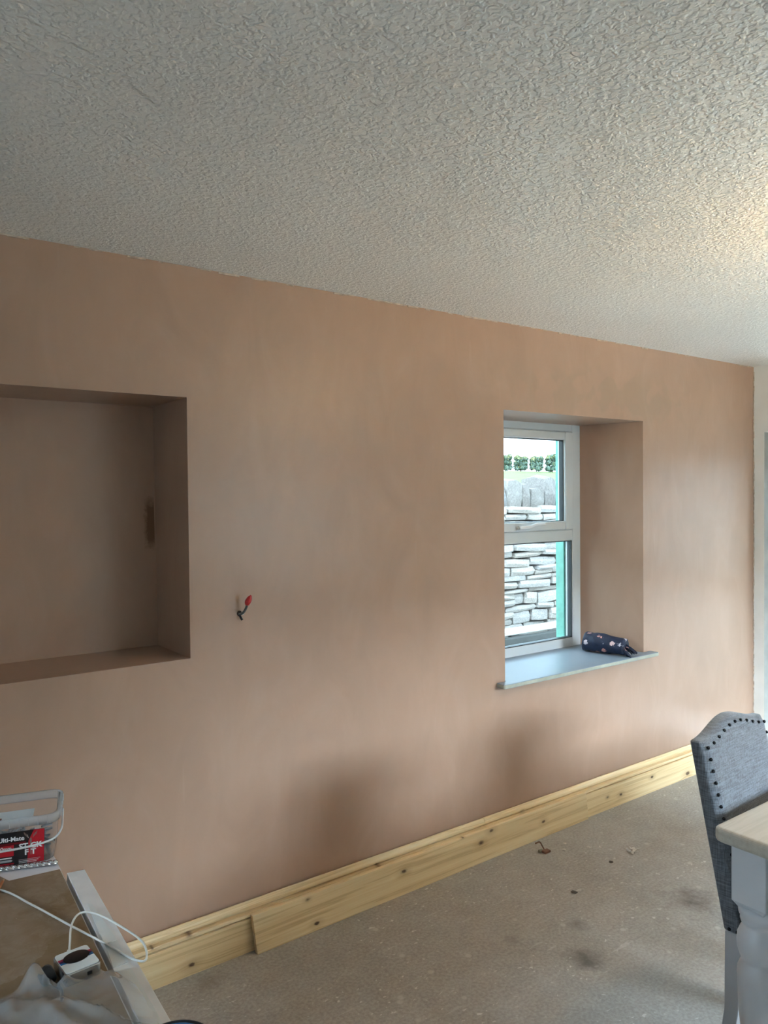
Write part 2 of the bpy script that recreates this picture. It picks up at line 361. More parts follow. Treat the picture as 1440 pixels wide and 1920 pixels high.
obj('door_leaf', bm, DOORWHITE, d1, bevel=.004)
for z0, z1 in ((.25, .95), (1.03, DZ1-.165)): obj('pane', bx(.04, .046, .175, dw-.175, z0, z1), GLASS, d1)
obj('door_handle', tube(nb(), catmull([(.02, .12, 1.0), (-.04, .12, 1.0), (-.045, .15, 1.0), (-.045, .24, 1.0)], 5), .009), simple('brushed_steel', (.5, .5, .5), .3, 1), d1, True)

tag(obj('sky_blocker_east', box(nb(), 6.1, 6.25, -1.5, 2.9, -.2, 2.3), simple('sky_blocker_grey', (.30, .30, .30), .8)), kind='structure')  # unseen wall added to block sky light through the east door

# ------------------------------------------------------------------ north window
w1 = tag(empty('window_1', (0, BY, 0)), kind='structure')
bm = nb()
for a in ((BX0-.005, 2.655, 0, .058, .74, 1.995), (3.397, BX1+.005, 0, .058, .74, 1.995), (2.655, 3.397, 0, .058, 1.948, 1.995), (2.655, 3.397, 0, .058, .74, .803), (2.655, 3.397, 0, .058, 1.345, 1.408)): box(bm, *a)
obj('window_frame', bm, UPVC, w1, bevel=.005)
sash = empty('sash', parent=w1)
bm = nb()
for a in ((2.66, 2.727, -.012, .045, 1.4083, 1.9477), (3.327, 3.392, -.012, .045, 1.4083, 1.9477), (2.727, 3.327, -.012, .045, 1.902, 1.9477), (2.727, 3.327, -.012, .045, 1.4083, 1.456)): box(bm, *a)
obj('sash_frame', bm, UPVC, sash, bevel=.006)
def ring(x0, x1, y0, y1, z0, z1, t):
    bm = nb()
    for a in ((x0, x0+t, y0, y1, z0, z1), (x1-t, x1, y0, y1, z0, z1), (x0+t, x1-t, y0, y1, z0, z0+t), (x0+t, x1-t, y0, y1, z1-t, z1)): box(bm, *a)
    return bm
obj('gasket', ring(2.722, 3.331, .004, .032, 1.451, 1.907, .008), BLACKRUB, sash)
obj('pane', bx(2.727, 3.327, .014, .018, 1.456, 1.902), GLASS, sash)
obj('gasket', ring(2.653, 3.4, .006, .036, .8, 1.348, .007), BLACKRUB, w1)
obj('pane', bx(2.655, 3.397, .018, .022, .803, 1.345), GLASS, w1)
for sx_ in (2.655, 3.392): obj('seal', bx(sx_, sx_+.005, -.002, .02, 1.411, 1.946), BLACKRUB, w1)
# handle: base, pivot and cranked lever
h = empty('window_handle', (2.945, -.012, 1.428), parent=w1); HANDLEW = simple('bright_handle_coating', (.9, .92, .95), .25, var=.02)
obj('handle_base', bx(-.012, .085, -.008, 0, -.012, .010), UPVC, h, bevel=.004)
obj('lever', tube(nb(), catmull([(0, -.012, 0), (.03, -.022, .003), (.07, -.026, .005), (.10, -.03, .014), (.12, -.032, .017), (.18, -.032, .018)], 5), lambda t: .010-.003*t), HANDLEW, h, True)
obj('pivot', lathe(nb(), [(.0, -.004), (.011, -.004), (.011, .01), (.007, .014), (0.0001, .014)], 16), simple('worn_steel_pivot', (.55, .56, .55), .3, .7), h, True).rotation_euler = (R(90), 0, 0)

# sill board with its bull-nosed front
bm = nb()
poly = [(WX0+.004, YN), (2.452, YN-.001), (2.448, YN-.05), (2.455, YN-.056), (3.602, YN-.056), (3.612, YN-.05), (3.608, YN-.001), (WX1-.004, YN), (BX1-.003, BY+.002), (BX0+.003, BY+.002)]
prism(bm, poly, 'z', .7353, .755)
for f in bm.faces:
    if abs(f.normal.z) < .5 : f.material_index = 1
bm.normal_update()
for f in bm.faces: f.material_index = 0 if f.normal.z > .5 or f.normal.z < -.5 else 1
sill = obj('window_sill', bm, [SILL, SILLEDGE], bevel=.004, seg=3); tag(sill, kind='structure')

# ------------------------------------------------------------------ ceiling lamp (just right of the picture)
lamp = tag(empty('ceiling_lamp', (2.42, .78, ZC)), 'bare warm bulb hanging close under the stippled ceiling', 'lamp')
obj('ceiling_rose', lathe(nb(), [(.0001, -.03), (.03, -.03), (.05, -.012), (.052, 0), (.0001, 0)], 24, caps=False), UPVC, lamp, True)
obj('flex', tube(nb(), [Vector((0, 0, -.028)), Vector((0, 0, -.09))], .004), UPVC, lamp)
obj('lamp_holder', lathe(nb(), [(.008, -.088), (.02, -.10), (.02, -.135), (.014, -.14)], 20), UPVC, lamp, True)
bt = NT('lit_bulb'); bt.b.inputs['Emission Color'].default_value = (1, .62, .28, 1); bt.b.inputs['Emission Strength'].default_value = 12; bt.fin((.9, .8, .6), .3)
obj('bulb', lathe(nb(), [(.012, -.138), (.016, -.15), (.03, -.175), (.03, -.195), (.018, -.215), (.0005, -.22)], 24), bt.m, lamp, True)
bl = bpy.data.lights.new('bulb_light', 'POINT'); bl.energy = 52; bl.color = (1, .60, .25); bl.shadow_soft_size = .034
blo = bpy.data.objects.new('bulb_light', bl); C.objects.link(blo); blo.location = (2.42, .78, ZC-.185)

# ------------------------------------------------------------------ skirting and loose board
PROF = [(.001, 0), (.024, 0), (.024, .1165), (.0225, .1175), (.0110, .1180), (.0110, .1225), (.0225, .1232), (.0240, .126), (.0240, .134), (.0225, .1375), (.0040, .1385), (.0040, .1465), (.0140, .1470), (.0150, .150), (.0145, .158), (.0110, .166), (.0060, .1712), (.001, .172)]
bb = tag(empty('baseboard_north', (0, YN, 0)), kind='structure')
def skirting(x0, x1, gap0, gap1, mat):
    bm = nb()
    A = [bm.verts.new((x0, -gap0-d, z)) for d, z in PROF]; B = [bm.verts.new((x1, -gap1-d, z)) for d, z in PROF]; n = len(PROF)
    bm.faces.new(A); bm.faces.new(B[::-1])
    for i in range(n): bm.faces.new((A[i], A[(i+1) % n], B[(i+1) % n], B[i]))
    return obj('skirting_board', bm, mat, bb)
PINE1 = m_pine('pine_skirting_warm', [(.984, .035, .007), (.852, .137, .003), (.978, .137, .004), (1.764, .14, .004)], .96)
PINE2 = m_pine('pine_skirting_pale', [(2.592, .145, .004), (3.202, .064, .004), (3.31, .052, .006), (3.582, .082, .006), (3.919, .026, .010)], 1.06)
PINE3 = m_pine('pine_loose_board', [(1.875, .091, .0075), (1.425, .122, .004), (1.458, .026, .006), (2.305, .086, .008), (2.369, .122, .007), (2.708, .073, .006), (2.2, .137, .003)], 1.0)
skirting(-1.0, 2.35, .016, .010, PINE1); skirting(2.353, 4.684, .009, .001, PINE2)
bm = nb()
A = [bm.verts.new(p) for p in ((1.212, 2.411, 0), (1.212, 2.429, .002), (1.200, 2.4405, .136), (1.200, 2.4225, .137))]
B = [bm.verts.new(p) for p in ((3.036, 2.436, 0), (3.036, 2.4515, .002), (3.022, 2.4535, .136), (3.022, 2.440, .137))]
bm.faces.new(A); bm.faces.new(B[::-1])
for i in range(4): bm.faces.new((A[i], A[(i+1) % 4], B[(i+1) % 4], B[i]))
tag(obj('loose_board', bm, PINE3, bevel=.0015), 'knotty pine board propped loose against the new skirting', 'board')

# ------------------------------------------------------------------ cable stub in the wall
cs = tag(empty('cable_stub', (1.193, YN, 1.193)), 'short grey cable poking from pink wall, end wrapped in red tape', 'cable')
STEEL = simple('bright_steel', (.62, .62, .62), .25, 1)
GREYPVC = simple('grey_cable_sheath', (.10, .10, .095), .5)
obj('sheath', tube(nb(), catmull([(-.004, .004, -.004), (.0, -.012, -.001), (.006, -.024, .008), (.010, -.033, .022), (.012, -.038, .036)], 6), .0045), GREYPVC, cs, True)
obj('red_tape', tube(nb(), catmull([(.0115, -.0375, .031), (.0125, -.039, .04), (.016, -.042, .05), (.021, -.045, .062), (.024, -.046, .066)], 6), lambda t: .0045+.0065*math.sin(min(1, t*1.3)*math.pi)**.7 if t < .85 else .004), simple('red_insulating_tape', (.42, .008, .012), .4), cs, True)
obj('wall_hole', lathe(nb(), [(.0001, 0), (.010, 0), (.008, .003), (.0001, .003)], 14, caps=False), simple('dark_hole_edge', (.03, .02, .015), .9), cs).rotation_euler = (R(90), 0, 0)
obj('conductor', tube(nb(), catmull([(.0, -.002, -.004), (-.001, -.012, -.013), (.003, -.016, -.022)], 5), .004), BLACKRUB, cs, True)
obj('clip', bx(.002, .009, -.016, -.011, -.005, .001), STEEL, cs, bevel=.001)

# ------------------------------------------------------------------ navy pouch on the sill
def m_pouch():
    t = NT('navy_floral_cloth'); c = t.co()
    v = t.vor(t.map(c, (1, 1, 1), (.013, .02, .011)), 21, rnd=.75); col_ = t.vor(t.map(c, (1, 1, 1), (.013, .02, .011)), 21, out='Color', rnd=.75)
    w = t.math('ADD', v, t.math('MULTIPLY', t.math('SUBTRACT', t.noise(c, 110, 3), .5), .55))
    fl = t.ramp(w, (.25, 1.0), (.29, 0.0)); pick = t.xyz(col_)[0]
    fc = t.ramp(pick, (.0, (.55, .22, .17)), (.4, (.60, .36, .33)), (.75, (.55, .5, .55)))
    base = t.ramp(t.noise(c, 30), (.3, (.003, .006, .024)), (.7, (.006, .014, .045)))
    t.bump(t.noise(c, 45, 4), .004, .5)
    return t.fin(t.mix(fl, base, fc), .6)
POUCH = m_pouch()
p0, p1 = Vector((3.335, 2.712, .755)), Vector((3.405, 2.435, .755)); ax = (p1-p0); L = ax.length; ax.normalize(); sd = Vector((ax.y, -ax.x, 0))
pouch = tag(empty('folded_pouch', p0), 'navy floral cloth bundle lying on the window sill', 'bundle')
bm = nb(); rings = []; N = 34; M = 30
for i in range(M+1):
    t = i/M; r = .049*(min(1, (t/.10))**.5 if t < .10 else 1)*(1-.16*max(0, (t-.5)/.5)) + .0008
    ringv = []
    for k in range(N):
        a = 2*math.pi*k/N; q = r*(1+.09*mnoise.noise((math.cos(a)*1.5, math.sin(a)*1.5, t*5))+.05*mnoise.noise((math.cos(a)*4, math.sin(a)*4, t*11)))
        x_, z_ = q*1.12*math.cos(a), q*math.sin(a)
        zc = r*.98+.004
        p = ax*(t*L*.84)+sd*x_+Vector((0, 0, max(.0005, zc+z_)))
        ringv.append(bm.verts.new(p))
    rings.append(ringv)
for a_, b_ in zip(rings, rings[1:]):
    for k in range(N): bm.faces.new((a_[k], a_[(k+1) % N], b_[(k+1) % N], b_[k]))
bm.faces.new(rings[0][::-1]); bm.faces.new(rings[-1])
obj('cloth_roll', bm, POUCH, pouch, True)
for j in range(5):   # the loose ruffled end
    bm = nb(); rows = []; rr = random.Random(j); off = -.03+.014*j
    for i in range(9):
        t = i/8; row = []
        for k in range(7):
            s_ = k/6-.5
            p = ax*(L*.80+t*(.035+.018*(j % 3)))+sd*(off+s_*.030*(1-.5*t))+Vector((0, 0, max(.002, .022+.012*(j % 3)+.016*(1-t)*math.cos(s_*3)-.026*t*t*(.6+.2*j % 2)+.004*math.sin(9*s_+j+5*t))))
            row.append(bm.verts.new(p))
        rows.append(row)
    for a_, b_ in zip(rows, rows[1:]):
        for k in range(6): bm.faces.new((a_[k], a_[k+1], b_[k+1], b_[k]))
    f = obj('loose_fold', bm, POUCH, pouch, True); sm = f.modifiers.new('thick', 'SOLIDIFY'); sm.thickness = .0025

# ------------------------------------------------------------------ dining table
TABLEPAINT = simple('grey_white_table_paint', (.44, .445, .46), .42, var=.03)
def m_top():
    t = NT('limed_table_top'); c = t.co(); g = t.noise(t.map(c, (1.2, 26, 26)), 2.2, 5, .6, .4)
    t.bump(g, .001, .3)
    return t.fin(t.ramp(g, (.3, (.33, .30, .245)), (.6, (.40, .37, .315)), (.8, (.28, .245, .19))), .33)
TOPW = m_top()
tab = tag(empty('dining_table', (1.808, 1.064, 0)), 'grey-white painted farmhouse table with pale wooden top and turned legs', 'table')
TLX, TLY = 1.62, .92
def rrect_poly(x0, x1, y0, y1, r, n=6):
    out = []
    for cx, cy, a0 in ((x1-r, y1-r, 0), (x0+r, y1-r, 90), (x0+r, y0+r, 180), (x1-r, y0+r, 270)):
        for i in range(n+1):
            a = R(a0+90*i/n); out.append((cx+r*math.cos(a), cy+r*math.sin(a)))
    return out
obj('table_top', prism(nb(), rrect_poly(0, TLX, -TLY, 0, .022), 'z', .722, .76), TOPW, tab, bevel=.011, seg=4)
bm = nb()
for a in ((.11, TLX-.11, -.105, -.08, .625, .722), (.11, TLX-.11, -TLY+.08, -TLY+.105, .625, .722), (.06, .085, -TLY+.11, -.11, .625, .722), (TLX-.085, TLX-.06, -TLY+.11, -.11, .625, .722)): box(bm, *a)
obj('apron', bm, TABLEPAINT, tab, bevel=.002)
LEGP = [(.018, 0), (.024, .0), (.026, .02), (.022, .04), (.020, .06), (.027, .075), (.022, .09), (.024, .12), (.034, .20), (.042, .28), (.0455, .34), (.0475, .385), (.046, .402), (.041, .415), (.037, .421), (.0375, .428), (.042, .438), (.046, .452), (.048, .470), (.0465, .488), (.041, .502), (.036, .511), (.034, .517), (.038, .521), (.040, .528), (.038, .535), (.043, .541), (.0445, .550), (.0445, .562)]
for lx in (.032, TLX-.122):
    for ly in (-.121, -TLY+.031):
        lg = obj('leg', lathe(nb(), LEGP, 32, (lx+.045, ly+.045, 0)), TABLEPAINT, tab, True)
        # square block with chamfered lower corners
        bm = nb(); b0 = [(lx+.045+.0445*s, ly+.045+.0445*q) for s, q in ((-1, -1), (1, -1), (1, 1), (-1, 1))]
        lo = [bm.verts.new((lx+.045+(x-lx-.045)*.60, ly+.045+(y-ly-.045)*.60, .548)) for x, y in b0]
        mi_ = [bm.verts.new((x, y, .575)) for x, y in b0]; hi = [bm.verts.new((x, y, .722)) for x, y in b0]
        bm.faces.new(lo[::-1]); bm.faces.new(hi)
        for A_, B_ in ((lo, mi_), (mi_, hi)):
            for i in range(4): bm.faces.new((A_[i], A_[(i+1) % 4], B_[(i+1) % 4], B_[i]))
        obj('leg_block', bm, TABLEPAINT, lg, bevel=.003)

# ------------------------------------------------------------------ upholstered chairs
FABRIC = m_fabric('blue_grey_linen', (.038, .041, .047), (.125, .138, .158))
CHAIRLEG = simple('grey_painted_leg', (.36, .36, .37), .45, var=.03)
NAILM = simple('black_nailhead', (.01, .011, .014), .22, .6)
HWc = .20
def arch(x): return .918+.036*(math.cos(math.pi*min(1, abs(x)/HWc))*.5+.5)
def yfront(z): return .232*(z-.425)
def make_chair(loc, rz, label):
    ch = tag(empty('dining_chair', loc, rz), label, 'chair', 'upholstered chairs at the table')
    nx, nzv = 22, 26; F = []; B = []; bm = nb()
    for k in range(nzv+1):
        fr_, br = [], []
        for i in range(nx+1):
            x = -HWc+2*HWc*i/nx; top = arch(x); z = .425+(top-.425)*k/nzv
            e = min(1, min((HWc-abs(x))/.035, (top-z)/.035, 1)); e = max(0, e); pad = .012*(1-(1-e)**2) if z > .5 else 0
            th = .050-.018*(k/nzv)
            if i in (0, nx): pad -= .003
            fr_.append(bm.verts.new((x, yfront(z)-pad, z))); br.append(bm.verts.new((x, yfront(z)+th, z)))
        F.append(fr_); B.append(br)
    for G in (F, B):
        for k in range(nzv):
            for i in range(nx): bm.faces.new((G[k][i], G[k][i+1], G[k+1][i+1], G[k+1][i]))
    for k in range(nzv):
        for i in (0, nx): bm.faces.new((F[k][i], F[k+1][i], B[k+1][i], B[k][i]))
    for i in range(nx):
        for k in (0, nzv): bm.faces.new((F[k][i], F[k][i+1], B[k][i+1], B[k][i]))
    bk = obj('backrest', bm, FABRIC, ch, True, bevel=.007, seg=3)
    obj('seat', prism(nb(), rrect_poly(-.205, .205, -.42, .0, .03), 'z', .425, .495), FABRIC, ch, bevel=.018, seg=4)
    for s in (-1, 1):
        bm = nb(); rows = []
        for t, y0, y1, w in ((0, .0, .048, .0), (.5, .012, .05, .003), (1, .05, .078, .006)):
            z = .425*(1-t); x0, x1 = s*(HWc-.045+w), s*(HWc-.002)
            rows.append([bm.verts.new(p) for p in ((x0, y0, z), (x1, y0, z), (x1, y1, z), (x0, y1, z))])
        bm.faces.new(rows[0]); bm.faces.new(rows[-1][::-1])
        for A_, B_ in zip(rows, rows[1:]):
            for i in range(4): bm.faces.new((A_[i], A_[(i+1) % 4], B_[(i+1) % 4], B_[i]))
        obj('leg', bm, CHAIRLEG, ch, bevel=.003)
        bm = nb(); xc = s*.175
        a4 = [bm.verts.new((xc+dx*.021, -.39+dy*.021, .425)) for dx, dy in ((-1, -1), (1, -1), (1, 1), (-1, 1))]
        b4 = [bm.verts.new((xc+dx*.014, -.39+dy*.014, 0)) for dx, dy in ((-1, -1), (1, -1), (1, 1), (-1, 1))]
        bm.faces.new(a4); bm.faces.new(b4[::-1])
        for i in range(4): bm.faces.new((a4[i], a4[(i+1) % 4], b4[(i+1) % 4], b4[i]))
        obj('leg', bm, CHAIRLEG, ch, bevel=.003)
    # nailheads round the edge of the back and along the lower edge of the side
    nm = bpy.data.meshes.new('nailhead'); bmn = nb(); bmesh.ops.create_uvsphere(bmn, u_segments=10, v_segments=6, radius=.0048)
    for f in bmn.faces: f.smooth = True
    bmn.to_mesh(nm); bmn.free(); nm.materials.append(NAILM)
    def nail(p):
        o = bpy.data.objects.new('nailhead', nm); C.objects.link(o); o.parent = ch; o.location = p; o.scale = (1, 1, 1)
    ins = .019
    for i in range(11):
        x = -HWc+ins+(2*HWc-2*ins)*i/10; z = arch(x)-.017; nail((x, yfront(z)-.0105, z))
    for k in range(1, 14):
        for s in (-1, 1):
            z = arch(HWc-ins)-.017-.0305*k; nail((s*(HWc-ins), yfront(z)-.0105, z))
    for yy in (.012, .034, -.03, -.06): nail((-HWc-.0015, yy, .434))
    return ch
c1 = make_chair((2.147, 1.0785, 0), R(5), 'blue-grey linen chair with studded back beside the corner of the dining table')
make_chair((2.76, 1.10, 0), R(-2), 'blue-grey linen chair farther right along the far side of the table')

# ------------------------------------------------------------------ workbench with its clutter
WHITEMEL = simple('white_melamine_board', (.8, .8, .81), .4, var=.06, scale=9)
WHITEED = simple('white_chipped_edge_board', (.80, .80, .82), .45, var=.08, scale=14)
BENCHLEG = simple('raw_bench_timber', (.40, .29, .17), .7, var=.2, scale=8)
def m_brown():
    t = NT('dusty_brown_hardboard'); c = t.co()
    n = t.noise(c, 5, 6, .6, .5); d = t.noise(c, 22, 6, .7, .8)
    col = t.ramp(n, (.35, (.19, .12, .055)), (.52, (.25, .175, .11)), (.66, (.30, .225, .165)))
    x, y, z = t.xyz(c); clean = t.ramp(t.math('ADD', t.math('SUBTRACT', y, t.math('MULTIPLY', x, .35)), t.math('MULTIPLY', n, .12)), (.0, 1.0), (1.0, 1.0))
    col = t.mix(t.math('MULTIPLY', t.ramp(d, (.45, 0.0), (.75, 1.0)), .55), col, (.40, .33, .27))
    w = t.math('ADD', t.math('SUBTRACT', y, t.math('MULTIPLY', x, .75)), t.math('MULTIPLY', n, .22))   # swept clean arc of bare board
    col = t.mix(t.math('MULTIPLY', t.ramp(w, (.0, 1.0), (1.36, 1.0), (1.40, 0.0)) if False else t.math('MULTIPLY', t.math('LESS_THAN', w, 1.40), .65), 1.0), col, (.20, .125, .055))
    sp = t.ramp(t.vor(c, 60), (.035, 1.0), (.05, 0.0)); sel = t.ramp(t.noise(c, 8), (.55, 0.0), (.6, 1.0))
    col = t.mix(t.math('MULTIPLY', sp, sel), col, (.6, .55, .48))
    return t.fin(col, .6)
bench = tag(empty('workbench', (0, 0, 0)), 'white-topped workbench cluttered with tools near the wall', 'workbench')
obj('bench_top', prism(nb(), [(-.75, .30), (.343, .30), (.4425, 1.93), (.452, 2.14), (-.75, 2.16)], 'z', .72, .745), WHITEMEL, bench, bevel=.001)
obj('edge_board', prism(nb(), [(.347, .30), (.402, .30), (.480, 1.822), (.443, 1.829)], 'z', .715, .750), WHITEED, bench, bevel=.001)
for x0, y0 in ((-.70, .36), (.25, .36), (-.70, 2.02), (.36, 1.72)):
    obj('leg', bx(x0, x0+.07, y0, y0+.07, 0, .72 if y0 != 1.72 else .7149), BENCHLEG, bench, bevel=.003)
BROWN = m_brown()
tag(obj('hardboard_sheet', prism(nb(), [(-.5, .7), (.362, .7), (.4345, 1.857), (.330, 1.870), (.318, 1.905), (-.5, 1.93)], 'z', .7452, .7502), BROWN), 'dusty brown hardboard sheet lying on the workbench', 'board')
PAPER = simple('pale_lilac_card', (.70, .68, .72), .7, var=.05)
tag(obj('card_sheet', prism(nb(), [(.3315, 1.8715), (.4375, 1.8585), (.449, 2.12), (.12, 2.13), (.10, 1.94), (.3195, 1.908)], 'z', .7452, .7472), PAPER), 'pale card sheet under the plastic tub on the workbench', 'card')
STRIP = simple('white_plastic_strip', (.76, .80, .82), .35, var=.04)
for i, (pts, lb) in enumerate((
    ([(.4415, 1.66), (.449, 1.655), (.450, 1.49), (.4255, 1.487)], 'white trim strip on bench edge, farthest of three'),
    ([(.4265, 1.484), (.4495, 1.487), (.4445, 1.405), (.4165, 1.401)], 'white trim strip on bench edge, middle one of three beside the striped box'),
    ([(.4155, 1.399), (.4435, 1.403), (.428, 1.05), (.397, 1.05)], 'white trim strip on bench edge, nearest of three, partly under the clear bag'))):
    tag(obj('trim_strip', prism(nb(), pts, 'z', .7502, .7517), STRIP), lb, 'strip', 'white strips on the bench edge')

# tub of fixings
ex = Vector((math.cos(R(-17)), math.sin(R(-17)), 0)); TUBZ = .7474
tub = tag(empty('plastic_tub', (.350, 2.017, TUBZ), R(-17)), 'clear plastic tub with red and black label on the workbench', 'tub')
CLEARP = m_clear('clear_polypropylene', (.96, .97, .98), .16, .15, .2, (.9, .92, .95))
RIMP = m_clear('milky_polypropylene_rim', (.9, .92, .95), .5, .2, .2, (.92, .94, .97))
TH = .115
def rr_ring(hx, hy, r, z, n=6): return [(x, y, z) for x, y in rrect_poly(-hx, hx, -hy, hy, r, n)]
def loft(bm, rings, bottom=True, top=False):
    V = [[bm.verts.new(p) for p in r_] for r_ in rings]; n = len(V[0])
    for A_, B_ in zip(V, V[1:]):
        for i in range(n): bm.faces.new((A_[i], A_[(i+1) % n], B_[(i+1) % n], B_[i]))
    if bottom: bm.faces.new(V[0][::-1])
    if top: bm.faces.new(V[-1])
    return bm
obj('tub_body', loft(nb(), [rr_ring(.106, .066, .022, 0), rr_ring(.111, .071, .024, .004), rr_ring(.1195, .0785, .026, TH)]), CLEARP, tub, True)
obj('tub_rim', loft(nb(), [rr_ring(.1198, .0790, .026, TH-.020), rr_ring(.1255, .0845, .028, TH-.020), rr_ring(.1265, .0855, .028, TH-.001), rr_ring(.124, .083, .028, TH+.001), rr_ring(.1200, .079, .026, TH)], bottom=False), RIMP, tub, True)
for k in range(11):
    x = -.10+.02*k
    for s in (-1, 1): obj('rim_rib', bx(x-.0006, x+.0006, s*.0862-.0010, s*.0862+.0010, TH-.019, TH-.002), RIMP, tub)
for k in range(5):
    y = -.05+.025*k
    for s in (-1, 1): obj('rim_rib', bx(s*.1272-.0010, s*.1272+.0010, y-.0006, y+.0006, TH-.019, TH-.002), RIMP, tub)
HANDLEP = simple('white_handle_plastic', (.70, .71, .72), .35, var=.02)
hp = catmull([(.1285, .0, .094), (.1295, -.03, .083), (.128, -.065, .070), (.112, -.092, .061), (.07, -.0965, .0535), (0, -.0975, .050), (-.07, -.0965, .0535), (-.112, -.092, .061), (-.128, -.065, .070), (-.1295, -.03, .083), (-.1285, 0, .094)], 6)
obj('handle', tube(nb(), hp, .0024, 8), HANDLEP, tub, True)
def yface(z): return -(.0710+(.0785-.0710)*(z-.004)/(TH-.004))-.0006
def flat(pts, off=0.0):
    bm = nb(); quad(bm, [(u, yface(v)-off, v) for u, v in pts]); return bm
RED = simple('label_red', (.46, .012, .022), .35, var=.1); BLACKP = simple('label_black', (.012, .010, .011), .35); WHITEP = simple('label_white', (.85, .85, .85), .4, var=.01); DKRED = simple('label_dark_red', (.16, .008, .012), .35)
lab = obj('label', flat([(-.088, .004), (.090, .004), (.093, .083), (-.088, .083)]), BLACKP, tub)
obj('red_panel', flat([(.054, .0045), (.0895, .0045), (.0925, .0825), (.070, .0825), (.058, .058)], .0003), RED, lab)
obj('red_panel', flat([(-.086, .026), (.026, .026), (.027, .052), (-.086, .052)], .0003), RED, lab)
obj('red_panel', flat([(-.086, .0065), (.026, .0065), (.026, .0095), (-.086, .0095)], .0003), RED, lab)
obj('red_panel', flat([(-.086, .053), (.052, .053), (.052, .0575), (-.086, .0575)], .0003), DKRED, lab)
def lettering(s, u, v, size, mat, parent, align='LEFT', off=.0006, bold=.0):
    cu = bpy.data.curves.new('lettering', 'FONT'); cu.body = s; cu.size = size; cu.align_x = align; cu.offset = bold; cu.resolution_u = 3
    to = bpy.data.objects.new('tmp', cu); C.objects.link(to)
    dg = bpy.context.evaluated_depsgraph_get(); me = bpy.data.meshes.new_from_object(to.evaluated_get(dg)); bpy.data.objects.remove(to)
    for vt in me.vertices:
        x, y = vt.co.x, vt.co.y; vt.co = (u+x, yface(v+y)-off, v+y)
    me.materials.clear(); me.materials.append(mat)
    o = bpy.data.objects.new('lettering', me); C.objects.link(o); o.parent = parent; return o
lettering('Ulti-Mate', -.006, .0615, .0145, WHITEP, lab, bold=.0004)
lettering('100mm', -.013, .0415, .0115, WHITEP, lab, bold=.0003)
lettering('ST CK', .0375, .0400, .0180, WHITEP, lab, bold=.0007)
lettering('F T', .0490, .0250, .0180, WHITEP, lab, bold=.0007)
SCREWG = simple('label_screw_print', (.22, .16, .14), .4)
obj('screw_graphic', flat([(.0615, .024), (.0635, .024), (.065, .064), (.0605, .064)], .0005), SCREWG, lab)
for s in (-1, 1):
    for q in range(3): obj('spark_graphic', flat([(.0628+s*(.004+.003*q), .064+.003*q), (.0628+s*(.006+.003*q), .065+.003*q), (.0628+s*(.008+.0035*q), .073+.003*q), (.0628+s*(.0065+.003*q), .073+.003*q)], .0005), simple('label_pale_print', (.5, .45, .42), .4) if s < 0 and q == 0 else SCREWG, lab)
for q in range(3): obj('small_print', flat([(.036, .0135-.0035*q), (.082-.004*q, .0135-.0035*q), (.082-.004*q, .0147-.0035*q), (.036, .0147-.0035*q)], .0006), simple('label_small_print', (.55, .4, .4), .4) if q == 0 else WHITEP, lab)
obj('small_print', flat([(-.02, .0205), (.022, .0205), (.022, .0235), (-.02, .0235)], .0006), WHITEP, lab)
obj('small_print', flat([(-.03, .0125), (.02, .0125), (.0235, .015), (.02, .0178), (-.03, .0178)], .0006), simple('label_silver_print', (.4, .4, .41), .3), lab)
# loose contents
rnd = random.Random(11); bm = nb()
for k in range(260):
    c_ = Vector((rnd.uniform(-.09, .09), rnd.uniform(-.05, .05), rnd.uniform(.007, .052))); d = Vector((rnd.gauss(0, 1), rnd.gauss(0, 1), rnd.gauss(0, .25))).normalized()*.014
    a_, b_ = c_-d, c_+d
    for p in (a_, b_): p.x = max(-.102, min(.102, p.x)); p.y = max(-.061, min(.061, p.y)); p.z = max(.006, p.z)
    tube(bm, [a_, b_], .0028, 5)
cont = obj('loose_fixings', bm, simple('grey_fixings', (.16, .165, .18), .5, .3, var=.5, scale=60)); cont.location = tub.location; cont.rotation_euler = tub.rotation_euler
tag(cont, 'grey wall fixings heaped inside the clear tub', 'fixings', kind='stuff')
bm = nb(); quad(bm, [(-.10, .045, .055), (.055, .047, .055), (.06, .058, .083), (-.10, .056, .083)])
lf = obj('leaflet', bm, simple('white_leaflet', (.62, .62, .62), .6)); lf.location = tub.location; lf.rotation_euler = tub.rotation_euler
lf.modifiers.new('thick', 'SOLIDIFY').thickness = .0006; tag(lf, 'white paper leaflet tucked inside the clear tub', 'leaflet')
sc_ = tag(empty('wood_screw', tub.matrix_basis @ Vector((-.020, -.02, .052)), R(-17)), 'thin brown screw standing up out of the clear tub', 'screw')
COPPER = simple('brown_screw_steel', (.20, .07, .04), .4, .6)
obj('shank', tube(nb(), [Vector((0, 0, 0)), Vector((.007, 0, .022)), Vector((.014, 0, .045))], .0016, 8), COPPER, sc_)
obj('thread', tube(nb(), [Vector((.014*t+.0019*math.cos(t*60), .0019*math.sin(t*60), .045*t)) for t in [i/120 for i in range(121)]], .0005, 5), COPPER, sc_)

